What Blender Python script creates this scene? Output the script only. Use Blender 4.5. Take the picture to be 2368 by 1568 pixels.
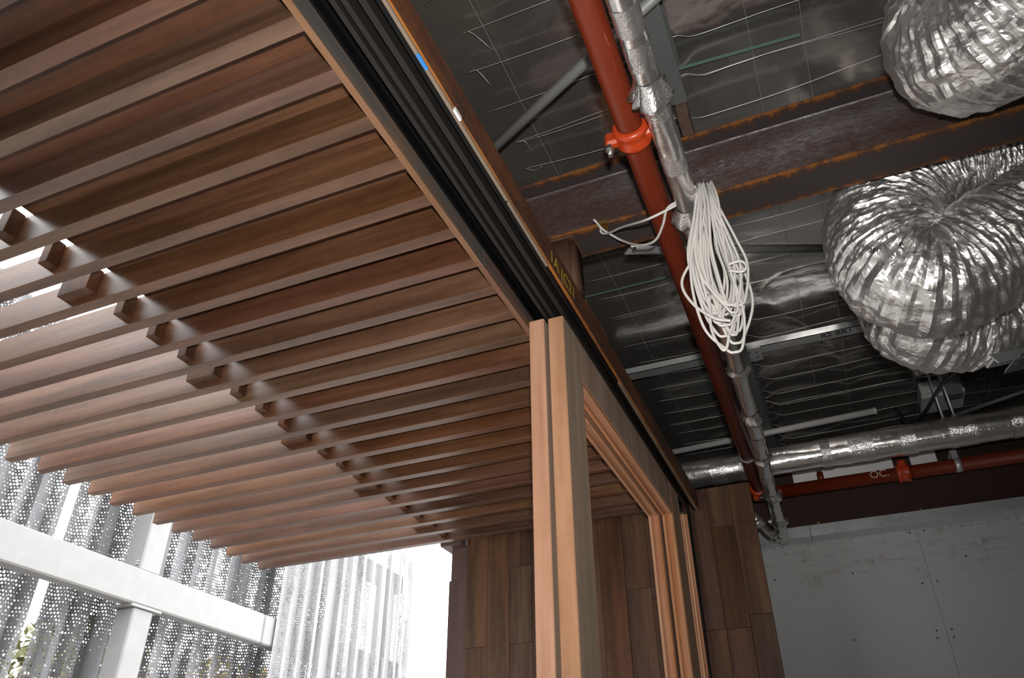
import bpy, bmesh, math, random
import numpy as np
from mathutils import Vector, Matrix, noise as mnoise

for o in list(bpy.data.objects):
    bpy.data.objects.remove(o)
random.seed(7); rng = np.random.default_rng(7)
scn = bpy.context.scene
C = scn.collection

# ---------------------------------------------------------------- camera
FPX, W, H = 1785.0, 2368, 1568
RC = np.array([[0.92048, 0.39076, -0.00459],       # right
               [-0.21964, 0.50761, -0.83312],      # down
               [-0.32322, 0.76788, 0.55307]])      # forward
u_, s_, v_ = np.linalg.svd(RC); RC = u_ @ v_
EYE = np.array([0.0, 0.0, 1.5])
cam_d = bpy.data.cameras.new('camera'); cam = bpy.data.objects.new('camera', cam_d); C.objects.link(cam)
cam_d.sensor_width = 36.0; cam_d.lens = 36.0 * FPX / W
cam_d.clip_start = 0.02; cam_d.clip_end = 200
M = Matrix.Identity(4)
for r in range(3):
    M[r][0] = RC[0][r]; M[r][1] = -RC[1][r]; M[r][2] = -RC[2][r]; M[r][3] = EYE[r]
cam.matrix_world = M
scn.camera = cam

def ray(u, v): return RC.T @ np.array([(u - W / 2) / FPX, (v - H / 2) / FPX, 1.0])
def on(u, v, ax, val):
    """point of the place that a pixel shows on the plane axis ax = val"""
    d = ray(u, v); return Vector(EYE + d * ((val - EYE[ax]) / d[ax]))
def at(u, v, d): return Vector(EYE + ray(u, v) * d)

# ---------------------------------------------------------------- world and light
wd = bpy.data.worlds.new('overcast'); scn.world = wd; wd.use_nodes = True
bg = wd.node_tree.nodes['Background']
bg.inputs[0].default_value = (0.98, 0.99, 1.0, 1); bg.inputs[1].default_value = 5.5
fl = bpy.data.lights.new('camera_flash_offscreen', 'SPOT'); fo = bpy.data.objects.new('camera_flash_offscreen', fl); C.objects.link(fo)
fl.energy = 165; fl.spot_size = math.radians(90); fl.spot_blend = 1.0; fl.shadow_soft_size = 0.02
fl.color = (1.0, 0.965, 0.92)
FM = M.copy(); FM.translation = Vector(EYE - RC[1] * 0.105 + RC[0] * 0.01 - RC[2] * 0.02); fo.matrix_world = FM
scn.view_settings.view_transform = 'Standard'; scn.view_settings.look = 'None'
scn.view_settings.gamma = 1.0; scn.view_settings.exposure = 0.0
scn.view_settings.use_curve_mapping = False

# ---------------------------------------------------------------- node helpers
class NT:
    def __init__(s, name):
        s.m = bpy.data.materials.new(name); s.m.use_nodes = True
        s.t = s.m.node_tree; s.n = s.t.nodes; s.n.clear()
        s.out = s.n.new('ShaderNodeOutputMaterial')
    def new(s, typ, **kw):
        n = s.n.new(typ)
        for k, v in kw.items():
            if k.startswith('i_'):
                key = k[2:]; n.inputs[int(key) if key.isdigit() else key.replace('_', ' ')].default_value = v
            else: setattr(n, k, v)
        return n
    def l(s, a, b): s.t.links.new(a, b)
    def math(s, op, a, b=None, c=None):
        n = s.new('ShaderNodeMath', operation=op)
        for i, x in enumerate((a, b, c)):
            if x is None: continue
            if isinstance(x, (int, float)): n.inputs[i].default_value = x
            else: s.l(x, n.inputs[i])
        return n.outputs[0]
    def ramp(s, fac, stops):
        n = s.new('ShaderNodeValToRGB'); el = n.color_ramp.elements
        while len(el) > 1: el.remove(el[-1])
        el[0].position = stops[0][0]; el[0].color = (*stops[0][1], 1)
        for p, c in stops[1:]:
            e = el.new(p); e.color = (*c, 1)
        s.l(fac, n.inputs[0]); return n.outputs[0]
    def mix(s, fac, a, b, blend='MIX'):
        n = s.new('ShaderNodeMix', data_type='RGBA', blend_type=blend)
        for i, x in ((0, fac), (6, a), (7, b)):
            if isinstance(x, (int, float)): n.inputs[i].default_value = x
            elif isinstance(x, tuple): n.inputs[i].default_value = (*x, 1)
            else: s.l(x, n.inputs[i])
        return n.outputs[2]
    def noise(s, vec, scale, detail=4, rough=.55, w=None):
        n = s.new('ShaderNodeTexNoise', noise_dimensions='4D' if w is not None else '3D')
        n.inputs['Scale'].default_value = scale; n.inputs['Detail'].default_value = detail; n.inputs['Roughness'].default_value = rough
        s.l(vec, n.inputs['Vector'])
        if w is not None: s.l(w, n.inputs['W'])
        return n.outputs['Fac']
    def mapping(s, vec, scale=(1, 1, 1), rot=(0, 0, 0)):
        n = s.new('ShaderNodeMapping'); n.inputs['Scale'].default_value = scale; n.inputs['Rotation'].default_value = rot
        s.l(vec, n.inputs['Vector']); return n.outputs[0]
    def bump(s, h, strength, dist=.01):
        n = s.new('ShaderNodeBump'); n.inputs['Strength'].default_value = strength; n.inputs['Distance'].default_value = dist
        s.l(h, n.inputs['Height']); return n.outputs[0]
    def pbsdf(s, color=None, rough=.5, metal=0., normal=None, spec=.5):
        n = s.new('ShaderNodeBsdfPrincipled')
        if isinstance(color, tuple): n.inputs['Base Color'].default_value = (*color, 1)
        elif color is not None: s.l(color, n.inputs['Base Color'])
        for k, x in (('Roughness', rough), ('Metallic', metal), ('Specular IOR Level', spec)):
            if isinstance(x, (int, float)): n.inputs[k].default_value = x
            else: s.l(x, n.inputs[k])
        if normal is not None: s.l(normal, n.inputs['Normal'])
        return n
    def fin(s, sh): s.l(sh.outputs[0] if hasattr(sh, 'outputs') else sh, s.out.inputs[0]); return s.m
    def obj(s): return s.new('ShaderNodeTexCoord').outputs['Object']
    def rnd(s): return s.new('ShaderNodeObjectInfo').outputs['Random']

def plain(name, col, rough=.5, metal=0., bump=0., bscale=40., spec=.5, var=0.):
    t = NT(name); co = t.obj(); nrm = None; c = col
    f = t.noise(co, bscale, 4)
    if bump: nrm = t.bump(f, bump, .004)
    if var: c = t.mix(t.noise(co, 6, 5), tuple(x * (1 - var) for x in col), tuple(min(1, x * (1 + var)) for x in col))
    return t.fin(t.pbsdf(c, rough, metal, nrm, spec))

def wood(name, cols, axis, rough=.55, var=.5, streak=.5, fine=1.0, weather=None, spec=.35):
    """timber with grain running along one axis; each piece takes its own tone"""
    t = NT(name); co = t.obj(); r = t.rnd()
    w = t.math('MULTIPLY', r, 57.0)
    sc = [14., 14., 14.]; sc[axis] = 1.1
    g = t.noise(t.mapping(co, tuple(sc)), 1.6, 6, .6, w)
    sc2 = [110. * fine] * 3; sc2[axis] = 3.5
    f = t.noise(t.mapping(co, tuple(sc2)), 1.0, 3, .6, w)
    sc3 = [26.] * 3; sc3[axis] = 34.
    fid = t.noise(t.mapping(co, tuple(sc3)), 1.0, 2, .5, w)      # fiddleback figure across the grain
    col = t.ramp(g, [(.28, cols[0]), (.48, cols[1]), (.62, cols[2]), (.78, cols[1])])
    col = t.mix(t.math('MULTIPLY', f, streak), col, t.mix(.6, col, (.02, .012, .008)))
    col = t.mix(t.math('MULTIPLY', t.ramp(fid, [(.45, (0, 0, 0)), (.65, (1, 1, 1))]), .12), col, cols[2])
    tone = t.new('ShaderNodeHueSaturation')
    t.l(t.math('ADD', t.math('MULTIPLY', r, var), 1 - var / 2), tone.inputs['Value'])
    r2 = t.math('FRACT', t.math('MULTIPLY', r, 7.31))
    t.l(t.math('ADD', t.math('MULTIPLY', r2, .016), .492), tone.inputs['Hue'])
    r3 = t.math('FRACT', t.math('MULTIPLY', r, 13.7))
    t.l(t.math('ADD', t.math('MULTIPLY', r3, .25), .98), tone.inputs['Saturation'])
    t.l(col, tone.inputs['Color']); col = tone.outputs[0]
    if weather:
        wn = t.noise(t.mapping(co, tuple(x * .6 for x in sc)), 2.2, 6, .65, w)
        col = t.mix(t.ramp(wn, [(.34, (0, 0, 0)), (.54, (1, 1, 1))]), col, weather)
    nrm = t.bump(f, .12, .002)
    return t.fin(t.pbsdf(col, rough, 0., nrm, spec))

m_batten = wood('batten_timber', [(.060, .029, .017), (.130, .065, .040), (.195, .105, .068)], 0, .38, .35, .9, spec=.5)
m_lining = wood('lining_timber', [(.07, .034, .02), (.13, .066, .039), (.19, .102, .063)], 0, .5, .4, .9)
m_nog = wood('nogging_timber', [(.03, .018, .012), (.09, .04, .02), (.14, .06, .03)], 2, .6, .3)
m_door = wood('door_timber', [(.36, .182, .104), (.47, .25, .150), (.54, .31, .195)], 2, .45, .12, .22)
m_doorg = wood('weathered_door_face', [(.29, .21, .155), (.37, .275, .205), (.45, .34, .265)], 2, .6, .1, .4)
m_doory = wood('door_rail_timber', [(.36, .182, .104), (.47, .25, .150), (.54, .31, .195)], 1, .45, .12, .22)
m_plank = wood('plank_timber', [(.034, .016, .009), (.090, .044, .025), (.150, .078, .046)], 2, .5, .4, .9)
m_beamw = wood('weathered_timber', [(.15, .078, .045), (.24, .135, .085), (.32, .19, .125)], 1, .65, .15, .6, 1, (.085, .080, .075))
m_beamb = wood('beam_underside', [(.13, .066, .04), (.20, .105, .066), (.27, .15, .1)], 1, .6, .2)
m_packer = plain('packer_timber', (.20, .155, .115), .7, 0, .1, 60, .3, .3)
m_black = plain('black_steel', (.004, .004, .0045), .5, 0, .05, 90, .2)
m_fin = plain('brown_black_steel', (.019, .0165, .015), .6, 0, .05, 60, .2)
m_ply = plain('roof_plywood', (.34, .25, .17), .8, 0, 0, 10, .3, .2)
m_dark = plain('dark_backing', (.02, .016, .013), .9)
m_white = plain('white_paint', (.78, .78, .77), .5)
m_steelz = plain('zinc_plated', (.62, .63, .62), .3, 1., .1, 60)
m_gold = plain('gold_clip', (.72, .50, .16), .3, 1.)
m_cable = plain('white_cable', (.50, .485, .46), .42)
m_cabk = plain('black_cable', (.012, .012, .012), .5)
m_wire = plain('mesh_wire', (.66, .66, .64), .4, .7)
m_tape = plain('blue_tape', (.03, .20, .55), .5)
m_yellow = plain('yellow_crayon', (.42, .30, .02), .8)
m_ink = plain('black_ink', (.012, .012, .014), .7)
m_chalk = plain('white_chalk', (.42, .36, .34), .8)
m_box = plain('grey_plastic', (.50, .50, .50), .45)

def galv(name, base=(.60, .62, .63), rough=.38, spang=38., metal=.85):
    t = NT(name); co = t.obj()
    v = t.new('ShaderNodeTexVoronoi'); v.inputs['Scale'].default_value = spang; t.l(co, v.inputs['Vector'])
    n = t.noise(co, 7, 5)
    c = t.mix(t.math('MULTIPLY', v.outputs['Color'], .35), tuple(x * .8 for x in base), base)
    c = t.mix(t.math('MULTIPLY', n, .4), c, tuple(x * .7 for x in base))
    r = t.math('ADD', t.math('MULTIPLY', n, .25), rough - .1)
    return t.fin(t.pbsdf(c, r, metal, None))
m_galv = galv('galvanised', (.60, .62, .63), .36, 38., .6)
m_zinc = galv('bright_zinc', (.66, .70, .73), .26, 120., .55)
m_galvd = galv('galvanised_dull', (.20, .22, .215), .5, 22., .5)
m_galvp = galv('galvanised_post', (.275, .272, .268), .6, 12., .1)

def rust_mat(name, deep, mid, orange, edge, scale=9., metal=0.1, stretch=(1, 1, 1)):
    t = NT(name); co = t.obj(); cm = t.mapping(co, stretch)
    n = t.noise(cm, scale, 8, .65); n2 = t.noise(cm, scale * 7, 5, .7)
    s = t.math('ADD', t.math('MULTIPLY', n, .7), t.math('MULTIPLY', n2, .3))
    c = t.ramp(s, [(.34, deep), (.5, mid), (edge, mid), (edge + .09, orange)])
    nrm = t.bump(n2, .25, .002)
    return t.fin(t.pbsdf(c, .68, metal, nrm, .35))
m_rust = rust_mat('rusted_steel', (.045, .026, .020), (.085, .038, .022), (.24, .085, .02), .62)
def lintel_mat():
    # mottled brown plate whose lower edge has turned bright orange
    t = NT('rusted_lintel'); co = t.obj(); sep = t.new('ShaderNodeSeparateXYZ'); t.l(co, sep.inputs[0])
    n = t.noise(t.mapping(co, (1, .3, 1)), 16, 7, .7); n2 = t.noise(co, 60, 5, .7)
    sm = t.math('ADD', t.math('MULTIPLY', n, .7), t.math('MULTIPLY', n2, .3))
    c = t.ramp(sm, [(.40, (.060, .030, .022)), (.5, (.115, .044, .020)), (.6, (.16, .062, .022))])
    e = t.math('ADD', t.math('MULTIPLY', t.math('SUBTRACT', sep.outputs['Z'], 2.702), -70.0), t.math('MULTIPLY', n, 1.3))
    c = t.mix(t.ramp(e, [(.35, (0, 0, 0)), (.7, (1, 1, 1))]), c, (.34, .125, .024))
    return t.fin(t.pbsdf(c, .7, .1, t.bump(n2, .25, .002), .3))
m_lint = lintel_mat()
m_rustd = rust_mat('dark_rust', (.020, .010, .008), (.034, .015, .011), (.07, .025, .01), .66)
def web_mat():
    t = NT('mill_scale_steel'); co = t.obj(); cm = t.mapping(co, (.35, 1, 1))
    n = t.noise(cm, 4, 4, .5); n2 = t.noise(cm, 160, 4, .7)
    s = t.math('ADD', t.math('MULTIPLY', n, .65), t.math('MULTIPLY', n2, .35))
    c = t.ramp(s, [(.40, (.06, .028, .022)), (.49, (.085, .060, .056)), (.58, (.15, .14, .14))])
    r = t.ramp(s, [(.4, (.7, .7, .7)), (.58, (.42, .42, .42))])
    return t.fin(t.pbsdf(c, r, .25, t.bump(n2, .15, .002), .5))
m_web = web_mat()
def flange_mat():
    # bottom flange: dark mill scale, flames of orange rust creeping in from both long edges
    t = NT('flange_steel'); co = t.obj()
    sep = t.new('ShaderNodeSeparateXYZ'); t.l(co, sep.inputs[0])
    y = t.math('ABSOLUTE', sep.outputs['Y'])                       # 0 at the web, .057 at the edges
    n = t.noise(t.mapping(co, (1, .5, 1)), 26, 7, .7); n2 = t.noise(co, 110, 4, .7)
    e = t.math('ADD', t.math('MULTIPLY', y, 1 / .0575), t.math('MULTIPLY', t.math('SUBTRACT', n, .5), 1.5))
    c = t.ramp(e, [(.62, (.045, .036, .036)), (.84, (.075, .034, .020)), (.98, (.17, .058, .012)), (1.25, (.24, .085, .015))])
    c = t.mix(t.math('MULTIPLY', n2, .35), c, (.03, .022, .02))
    return t.fin(t.pbsdf(c, .7, .1, t.bump(n2, .2, .002), .35))
m_flange = flange_mat()

def foil(name, base, rough, sc, strength, cell=0.0, scrim=0.0, dist=.02, metal=1.0):
    t = NT(name); co = t.obj()
    h = t.noise(co, sc, 5, .6)
    if cell:
        v = t.new('ShaderNodeTexVoronoi', feature='F1'); v.inputs['Scale'].default_value = cell
        wv = t.mix(.12, co, t.new('ShaderNodeTexNoise', i_Scale=12.).outputs['Color'])
        t.l(wv, v.inputs['Vector'])
        h = t.math('ADD', h, t.math('MULTIPLY', v.outputs['Distance'], .8))
    n2 = t.noise(co, 3., 3)
    r = t.math('ADD', t.math('MULTIPLY', n2, .16), rough - .06)
    c = t.mix(n2, tuple(x * .85 for x in base), base)
    return t.fin(t.pbsdf(c, r, metal, t.bump(h, strength, dist), .5))
m_foilc = foil('ceiling_foil', (.62, .59, .565), .17, 1.6, .25, 0, 0, .05, .91)
m_foilp = foil('pipe_foil', (.84, .825, .81), .21, 26, .2, 0, 0, .01, .95)
m_foilt = foil('foil_tape', (.84, .825, .81), .22, 45, .3, 30., 0, .006, .95)
m_duct = foil('duct_foil', (.80, .785, .77), .42, 30, .35, 45., 0, .005, .97)

def redpaint():
    t = NT('red_pipe_paint'); co = t.obj()
    n = t.noise(co, 12, 5); sc = t.noise(t.mapping(co, (1, .12, 1)), 60, 3, .6)
    c = t.mix(n, (.098, .0125, .0025), (.135, .0165, .0035))
    c = t.mix(t.ramp(sc, [(.68, (0, 0, 0)), (.76, (.5, .5, .5))]), c, (.26, .075, .05))
    return t.fin(t.pbsdf(c, .42, 0, t.bump(n, .1, .003), .4))
m_red = redpaint()
m_orange = plain('orange_coupling_paint', (.36, .036, .006), .35, 0, .1, 40)

def plaster():
    t = NT('plasterboard'); co = t.obj()
    sep = t.new('ShaderNodeSeparateXYZ'); t.l(co, sep.inputs[0])
    z = sep.outputs['Z']
    n = t.noise(t.mapping(co, (1.2, 1, 5.)), 6, 7, .72); n2 = t.noise(t.mapping(co, (6, 1, 1.2)), 8, 6, .7); f = t.noise(co, 2, 3)
    top = t.ramp(t.math('DIVIDE', t.math('ADD', z, .35), .45), [(.0, (0, 0, 0)), (.42, (0, 0, 0)), (.62, (.7, .7, .7)), (1., (1, 1, 1))])      # stains run down from the head track
    st = t.math('MULTIPLY', t.math('MULTIPLY', t.ramp(n, [(.5, (0, 0, 0)), (.66, (1, 1, 1))]), top), t.ramp(n2, [(.4, (0, 0, 0)), (.6, (1, 1, 1))]))
    base = t.mix(f, (.36, .375, .38), (.41, .42, .42))
    c = t.mix(t.math('MULTIPLY', st, .8), base, (.12, .08, .05))
    return t.fin(t.pbsdf(c, .62, 0, None, .3))
m_plaster = plaster()
m_plasterw = plain('set_plaster', (.52, .53, .53), .7, 0, 0, 10, .3, .06)
def concrete(name, a, b):
    t = NT(name); co = t.obj()
    return t.fin(t.pbsdf(t.mix(t.noise(co, 1.5, 6), a, b), .8, 0, t.bump(t.noise(co, 30, 4), .2, .004), .3))
m_floor = concrete('floor_concrete', (.34, .29, .25), (.44, .39, .34))
m_deck = concrete('pale_paving', (.38, .36, .34), (.46, .44, .42))

def perf(name, cell, rmin, rmax, contrast, col, off=0.):
    """perforated sheet: a grid of punched holes whose size drifts over the panel (sheet coordinates in metres)"""
    t = NT(name)
    uv = t.new('ShaderNodeUVMap').outputs[0]
    sep = t.new('ShaderNodeSeparateXYZ'); t.l(uv, sep.inputs[0])
    x = t.math('DIVIDE', sep.outputs[0], cell); y = t.math('DIVIDE', sep.outputs[1], cell)
    x = t.math('ADD', x, t.math('MULTIPLY', t.math('MODULO', t.math('FLOOR', y), 2.0), .5))
    fx = t.math('FLOOR', x); fy = t.math('FLOOR', y)
    dx = t.math('SUBTRACT', t.math('FRACT', x), .5); dy = t.math('SUBTRACT', t.math('FRACT', y), .5)
    d = t.math('SQRT', t.math('ADD', t.math('MULTIPLY', dx, dx), t.math('MULTIPLY', dy, dy)))
    cc = t.new('ShaderNodeCombineXYZ'); t.l(fx, cc.inputs[0]); t.l(fy, cc.inputs[1])
    wn = t.new('ShaderNodeTexWhiteNoise', noise_dimensions='2D'); t.l(cc.outputs[0], wn.inputs['Vector'])
    big = t.noise(t.mapping(cc.outputs[0], (.11, .018, 1)), 1.0, 4, .6)
    amt = t.math('ADD', t.math('MULTIPLY', t.math('SUBTRACT', big, .5), contrast), t.math('MULTIPLY', t.math('SUBTRACT', wn.outputs[0], .5), contrast * .22))
    rad = t.math('ADD', amt, (rmin + rmax) / 2 + off)
    rad = t.math('MINIMUM', t.math('MAXIMUM', rad, rmin), rmax)
    hole = t.math('LESS_THAN', d, rad)
    n = t.noise(t.obj(), 3, 3)
    b = t.pbsdf(t.mix(n, tuple(k * .8 for k in col), col), .5, .3)
    tr = t.new('ShaderNodeBsdfTransparent'); mx = t.new('ShaderNodeMixShader')
    t.l(hole, mx.inputs[0]); t.l(b.outputs[0], mx.inputs[1]); t.l(tr.outputs[0], mx.inputs[2])
    return t.fin(mx)
m_perf = perf('perforated_sheet', .026, .02, .44, 1.3, (.125, .125, .13), -.05)
m_perf2 = perf('fine_perforated_sheet', .012, .08, .42, 1.15, (.25, .25, .255), -.085)

# ---------------------------------------------------------------- mesh helpers
def link(name, me, mat, parent=None, smooth=False):
    if isinstance(me, bmesh.types.BMesh):
        b = me; me = bpy.data.meshes.new(name); b.normal_update(); b.to_mesh(me); b.free()
    o = bpy.data.objects.new(name, me); C.objects.link(o)
    if mat is not None:
        me.materials.clear()
        for x in (mat if isinstance(mat, (list, tuple)) else [mat]): me.materials.append(x)
    if smooth:
        me.polygons.foreach_set('use_smooth', [True] * len(me.polygons))
    if parent is not None:
        o.parent = parent
        o.location = -Vector(parent.location) if parent.get('root') else (0, 0, 0)
    return o
def tag(o, label=None, cat=None, group=None, kind=None):
    for k, v in (('label', label), ('category', cat), ('group', group), ('kind', kind)):
        if v: o[k] = v
    return o
def thing(name, label, cat, loc=(0, 0, 0), group=None, kind=None):
    o = bpy.data.objects.new(name, None); C.objects.link(o); o.location = loc; o['root'] = 1; o.empty_display_size = .05
    return tag(o, label, cat, group, kind)
def box(b, x0, x1, y0, y1, z0, z1, bev=0.):
    r = bmesh.ops.create_cube(b, size=1.0)
    vs = r['verts']
    for v in vs:
        v.co = Vector(((x0 + x1) / 2 + v.co.x * (x1 - x0), (y0 + y1) / 2 + v.co.y * (y1 - y0), (z0 + z1) / 2 + v.co.z * (z1 - z0)))
    if bev:
        es = set(e for v in vs for e in v.link_edges)
        bmesh.ops.bevel(b, geom=list(es), offset=bev, segments=1, affect='EDGES')
    return b
def boxes(*bs, bev=0.):
    b = bmesh.new()
    for x in bs: box(b, *x, bev=bev)
    return b
def catmull(pts, n):
    P = [np.array(p, float) for p in pts]; P = [2 * P[0] - P[1]] + P + [2 * P[-1] - P[-2]]
    out = []
    for i in range(1, len(P) - 2):
        for k in range(n):
            t = k / n
            out.append(.5 * ((2 * P[i]) + (-P[i - 1] + P[i + 1]) * t + (2 * P[i - 1] - 5 * P[i] + 4 * P[i + 1] - P[i + 2]) * t * t + (-P[i - 1] + 3 * P[i] - 3 * P[i + 1] + P[i + 2]) * t ** 3))
    out.append(P[-2]); return np.array(out)
def frames(path):
    T = np.gradient(path, axis=0); T /= np.linalg.norm(T, axis=1)[:, None] + 1e-12
    up = np.array([0, 0, 1.]) if abs(T[0][2]) < .9 else np.array([1., 0, 0])
    N = np.zeros_like(T); n = up - T[0] * (up @ T[0]); N[0] = n / np.linalg.norm(n)
    for i in range(1, len(T)):
        n = N[i - 1] - T[i] * (N[i - 1] @ T[i]); N[i] = n / (np.linalg.norm(n) + 1e-12)
    return T, N, np.cross(T, N)
def sweep(path, rad, seg=12, cap=True, disp=None):
    """tube along a path; rad scalar or per-ring; disp (rings, seg) extra radius"""
    path = np.asarray(path, float); T, N, B = frames(path); n = len(path)
    rad = np.broadcast_to(np.asarray(rad, float), (n,))[:, None] * np.ones((1, seg))
    if disp is not None: rad = rad + disp
    a = np.arange(seg) * 2 * math.pi / seg
    V = path[:, None, :] + rad[:, :, None] * (np.cos(a)[None, :, None] * N[:, None, :] + np.sin(a)[None, :, None] * B[:, None, :])
    V = V.reshape(-1, 3); F = []
    for i in range(n - 1):
        for j in range(seg):
            k = (j + 1) % seg
            F.append((i * seg + j, i * seg + k, (i + 1) * seg + k, (i + 1) * seg + j))
    if cap:
        F.append(tuple(range(seg - 1, -1, -1))); F.append(tuple((n - 1) * seg + j for j in range(seg)))
    return V, F
def mesh(name, V, F):
    me = bpy.data.meshes.new(name); me.from_pydata([tuple(v) for v in V], [], F); me.update(); return me
def tube(name, pts, r, mat, parent=None, seg=12, n=1, smooth=True, cap=True):
    path = catmull(pts, n) if n > 1 else np.array([tuple(p) for p in pts], float)
    V, F = sweep(path, r, seg, cap); o = link(name, mesh(name, V, F), mat, parent)
    if smooth:
        me = o.data
        for p in me.polygons: p.use_smooth = len(p.vertices) == 4
    return o
def extrude_profile(prof, axis, a0, a1):
    """closed 2-D profile (in the two other axes, in order) extruded along an axis"""
    b = bmesh.new(); oth = [i for i in range(3) if i != axis]
    rings = []
    for a in (a0, a1):
        r = []
        for p in prof:
            c = [0, 0, 0]; c[axis] = a; c[oth[0]] = p[0]; c[oth[1]] = p[1]; r.append(b.verts.new(c))
        rings.append(r)
    n = len(prof)
    for i in range(n): b.faces.new((rings[0][i], rings[0][(i + 1) % n], rings[1][(i + 1) % n], rings[1][i]))
    b.faces.new(rings[0]); b.faces.new(rings[1])
    bmesh.ops.recalc_face_normals(b, faces=b.faces); return b
def text(s, size, org, right, up, mat, parent, name='marking', label=None, shear=0., off=.0012):
    cu = bpy.data.curves.new('t', 'FONT'); cu.body = s; cu.size = size; cu.extrude = .0002; cu.shear = shear
    tmp = bpy.data.objects.new('t', cu); C.objects.link(tmp)
    me = bpy.data.meshes.new_from_object(tmp.evaluated_get(bpy.context.evaluated_depsgraph_get()))
    bpy.data.objects.remove(tmp); bpy.data.curves.remove(cu)
    r = Vector(right).normalized(); u = Vector(up); u = (u - r * u.dot(r)).normalized(); n = r.cross(u)
    me.transform(Matrix(((r.x, u.x, n.x, 0), (r.y, u.y, n.y, 0), (r.z, u.z, n.z, 0), (0, 0, 0, 1))))
    me.transform(Matrix.Translation(Vector(org) + n * off))
    o = link(name, me, mat, parent)
    if label: o['label'] = label
    return o

ZS = 2.70            # underside of the slatted soffit
# ================================================================ the setting
tag(link('floor', boxes((-.66, 4.5, -4.5, 5.2, -.1, 0)), m_floor), 'grey concrete floor slab of the unfinished room', 'floor', kind='structure')
tag(link('ground', boxes((-30, -.66, -20, 40, -.15, -.05)), m_deck), 'pale paving outside the sliding doors', 'paving', kind='structure')
tag(link('wall_right', boxes((4.5, 4.6, -4.5, 5.2, 0, 3.5)), m_plasterw), 'plain grey wall on the far side of the room', 'wall', kind='structure')
tag(link('wall_rear', boxes((-.5, 4.6, -4.6, -4.5, 0, 3.5)), m_plasterw), 'plain grey wall at the back of the room', 'wall', kind='structure')

tag(link('wall_left_blocker', boxes((-.62, -.50, -4.5, -.75, 0, ZS - .006)), m_plasterw), 'plain grey wall added behind the camera to keep daylight out', 'wall', kind='structure')  # unseen wall, added to fill the opening and dim the room
tag(link('wall_outer_blocker', boxes((-2.75, -.62, -1.25, -1.10, -.05, ZS - .004)), m_plank), 'brown timber wall added behind the camera to block sky light', 'wall', kind='structure')  # invented wall out of view, stops sky light reaching the battens from behind

PURL = ((-.139, -9., 1.515), (-.1875, 1.73, 9.), (1.7875, -9., 9.))      # purlin centre lines, from y to y
def over(x, y):
    """1 over a purlin, fading to 0 beside it"""
    return max(math.exp(-(max(0., abs(x - xc) - .043) / .035) ** 2) if ya - .06 < y < yb + .06 else 0. for xc, ya, yb in PURL)
def foil_z(x, y):
    wx = x + .35 * mnoise.noise(Vector((x * 1.1, y * 1.1, 7.7))); wy = y + .3 * mnoise.noise(Vector((x * 1.3, y * 1.3, 1.7)))
    ridge = max(0., 1 - 5 * abs(mnoise.noise(Vector((wx * 1.15, wy * .9, 5.5))))) ** 2
    h = .022 * mnoise.noise(Vector((x * 1.2, y * 1.0, 3.1))) + .007 * mnoise.noise(Vector((x * 4, y * 3, 9.1))) - .014 * ridge + .004 * abs(mnoise.noise(Vector((x * 3 + y * 5, y * 9 - x * 3, 2.2))))
    k = over(x, y); z = 3.424 + h
    return z + (max(z, 3.413) - z) * k
# foil sarking ceiling, gently sagging and wrinkled
def foil_ceiling():
    nx, ny = 330, 420; x0, x1, y0, y1 = -1.0, 4.5, -4.5, 5.2
    V = []
    for j in range(ny):
        for i in range(nx):
            x = x0 + (x1 - x0) * i / (nx - 1); y = y0 + (y1 - y0) * j / (ny - 1)
            V.append((x, y, foil_z(x, y)))
    F = [(j * nx + i, (j + 1) * nx + i, (j + 1) * nx + i + 1, j * nx + i + 1) for j in range(ny - 1) for i in range(nx - 1)]
    n0 = len(V); V += [(x0, y0, 3.5), (x1, y0, 3.5), (x1, y1, 3.5), (x0, y1, 3.5)]; F.append((n0, n0 + 1, n0 + 2, n0 + 3))
    o = link('ceiling', mesh('ceiling', V, F), m_foilc, smooth=True)
    tag(o, 'shiny silver foil sarking stretched over the roof purlins', 'ceiling', kind='structure')
foil_ceiling()
tag(link('roof', boxes((-1.60, -.640, -4.5, 3.27, 2.803, 2.95), (-1.05, -1.0, -4.5, 5.2, 2.95, 3.5), (-1.10, -1.0, 3.3, 5.2, 0, 3.5)), m_ply), 'dark roof lining above the slatted soffit', 'roof', kind='structure')
tag(link('wall_end', boxes((-1.05, 4.6, 5.2, 5.3, 0, 3.5)), m_plasterw), 'pale wall seen through the gap above the dark steel beam', 'wall', kind='structure')

# ================================================================ slatted soffit
soff = thing('slatted_soffit', 'slatted timber soffit of parallel brown battens outside the sliding doors', 'soffit', (-1.7, 1.5, ZS))
PITCH, BW, BH, Y0 = .1190, .0325, .090, .591
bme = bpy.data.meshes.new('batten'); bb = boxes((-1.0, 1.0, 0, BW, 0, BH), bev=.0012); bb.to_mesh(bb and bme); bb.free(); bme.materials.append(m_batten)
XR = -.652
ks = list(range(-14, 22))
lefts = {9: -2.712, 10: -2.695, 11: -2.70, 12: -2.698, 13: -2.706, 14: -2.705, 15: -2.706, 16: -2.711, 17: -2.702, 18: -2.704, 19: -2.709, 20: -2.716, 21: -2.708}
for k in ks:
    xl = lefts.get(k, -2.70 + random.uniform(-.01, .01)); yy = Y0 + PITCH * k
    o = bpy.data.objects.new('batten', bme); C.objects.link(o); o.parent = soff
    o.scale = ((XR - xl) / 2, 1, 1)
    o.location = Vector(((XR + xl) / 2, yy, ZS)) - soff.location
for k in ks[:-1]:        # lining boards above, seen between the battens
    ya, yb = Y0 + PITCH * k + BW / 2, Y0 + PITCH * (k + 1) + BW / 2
    link('lining_board', boxes((-1.605, XR + .02, ya + .0005, yb - .0005, ZS + BH - .0005, ZS + BH + .0135)), m_lining, soff)
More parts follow.
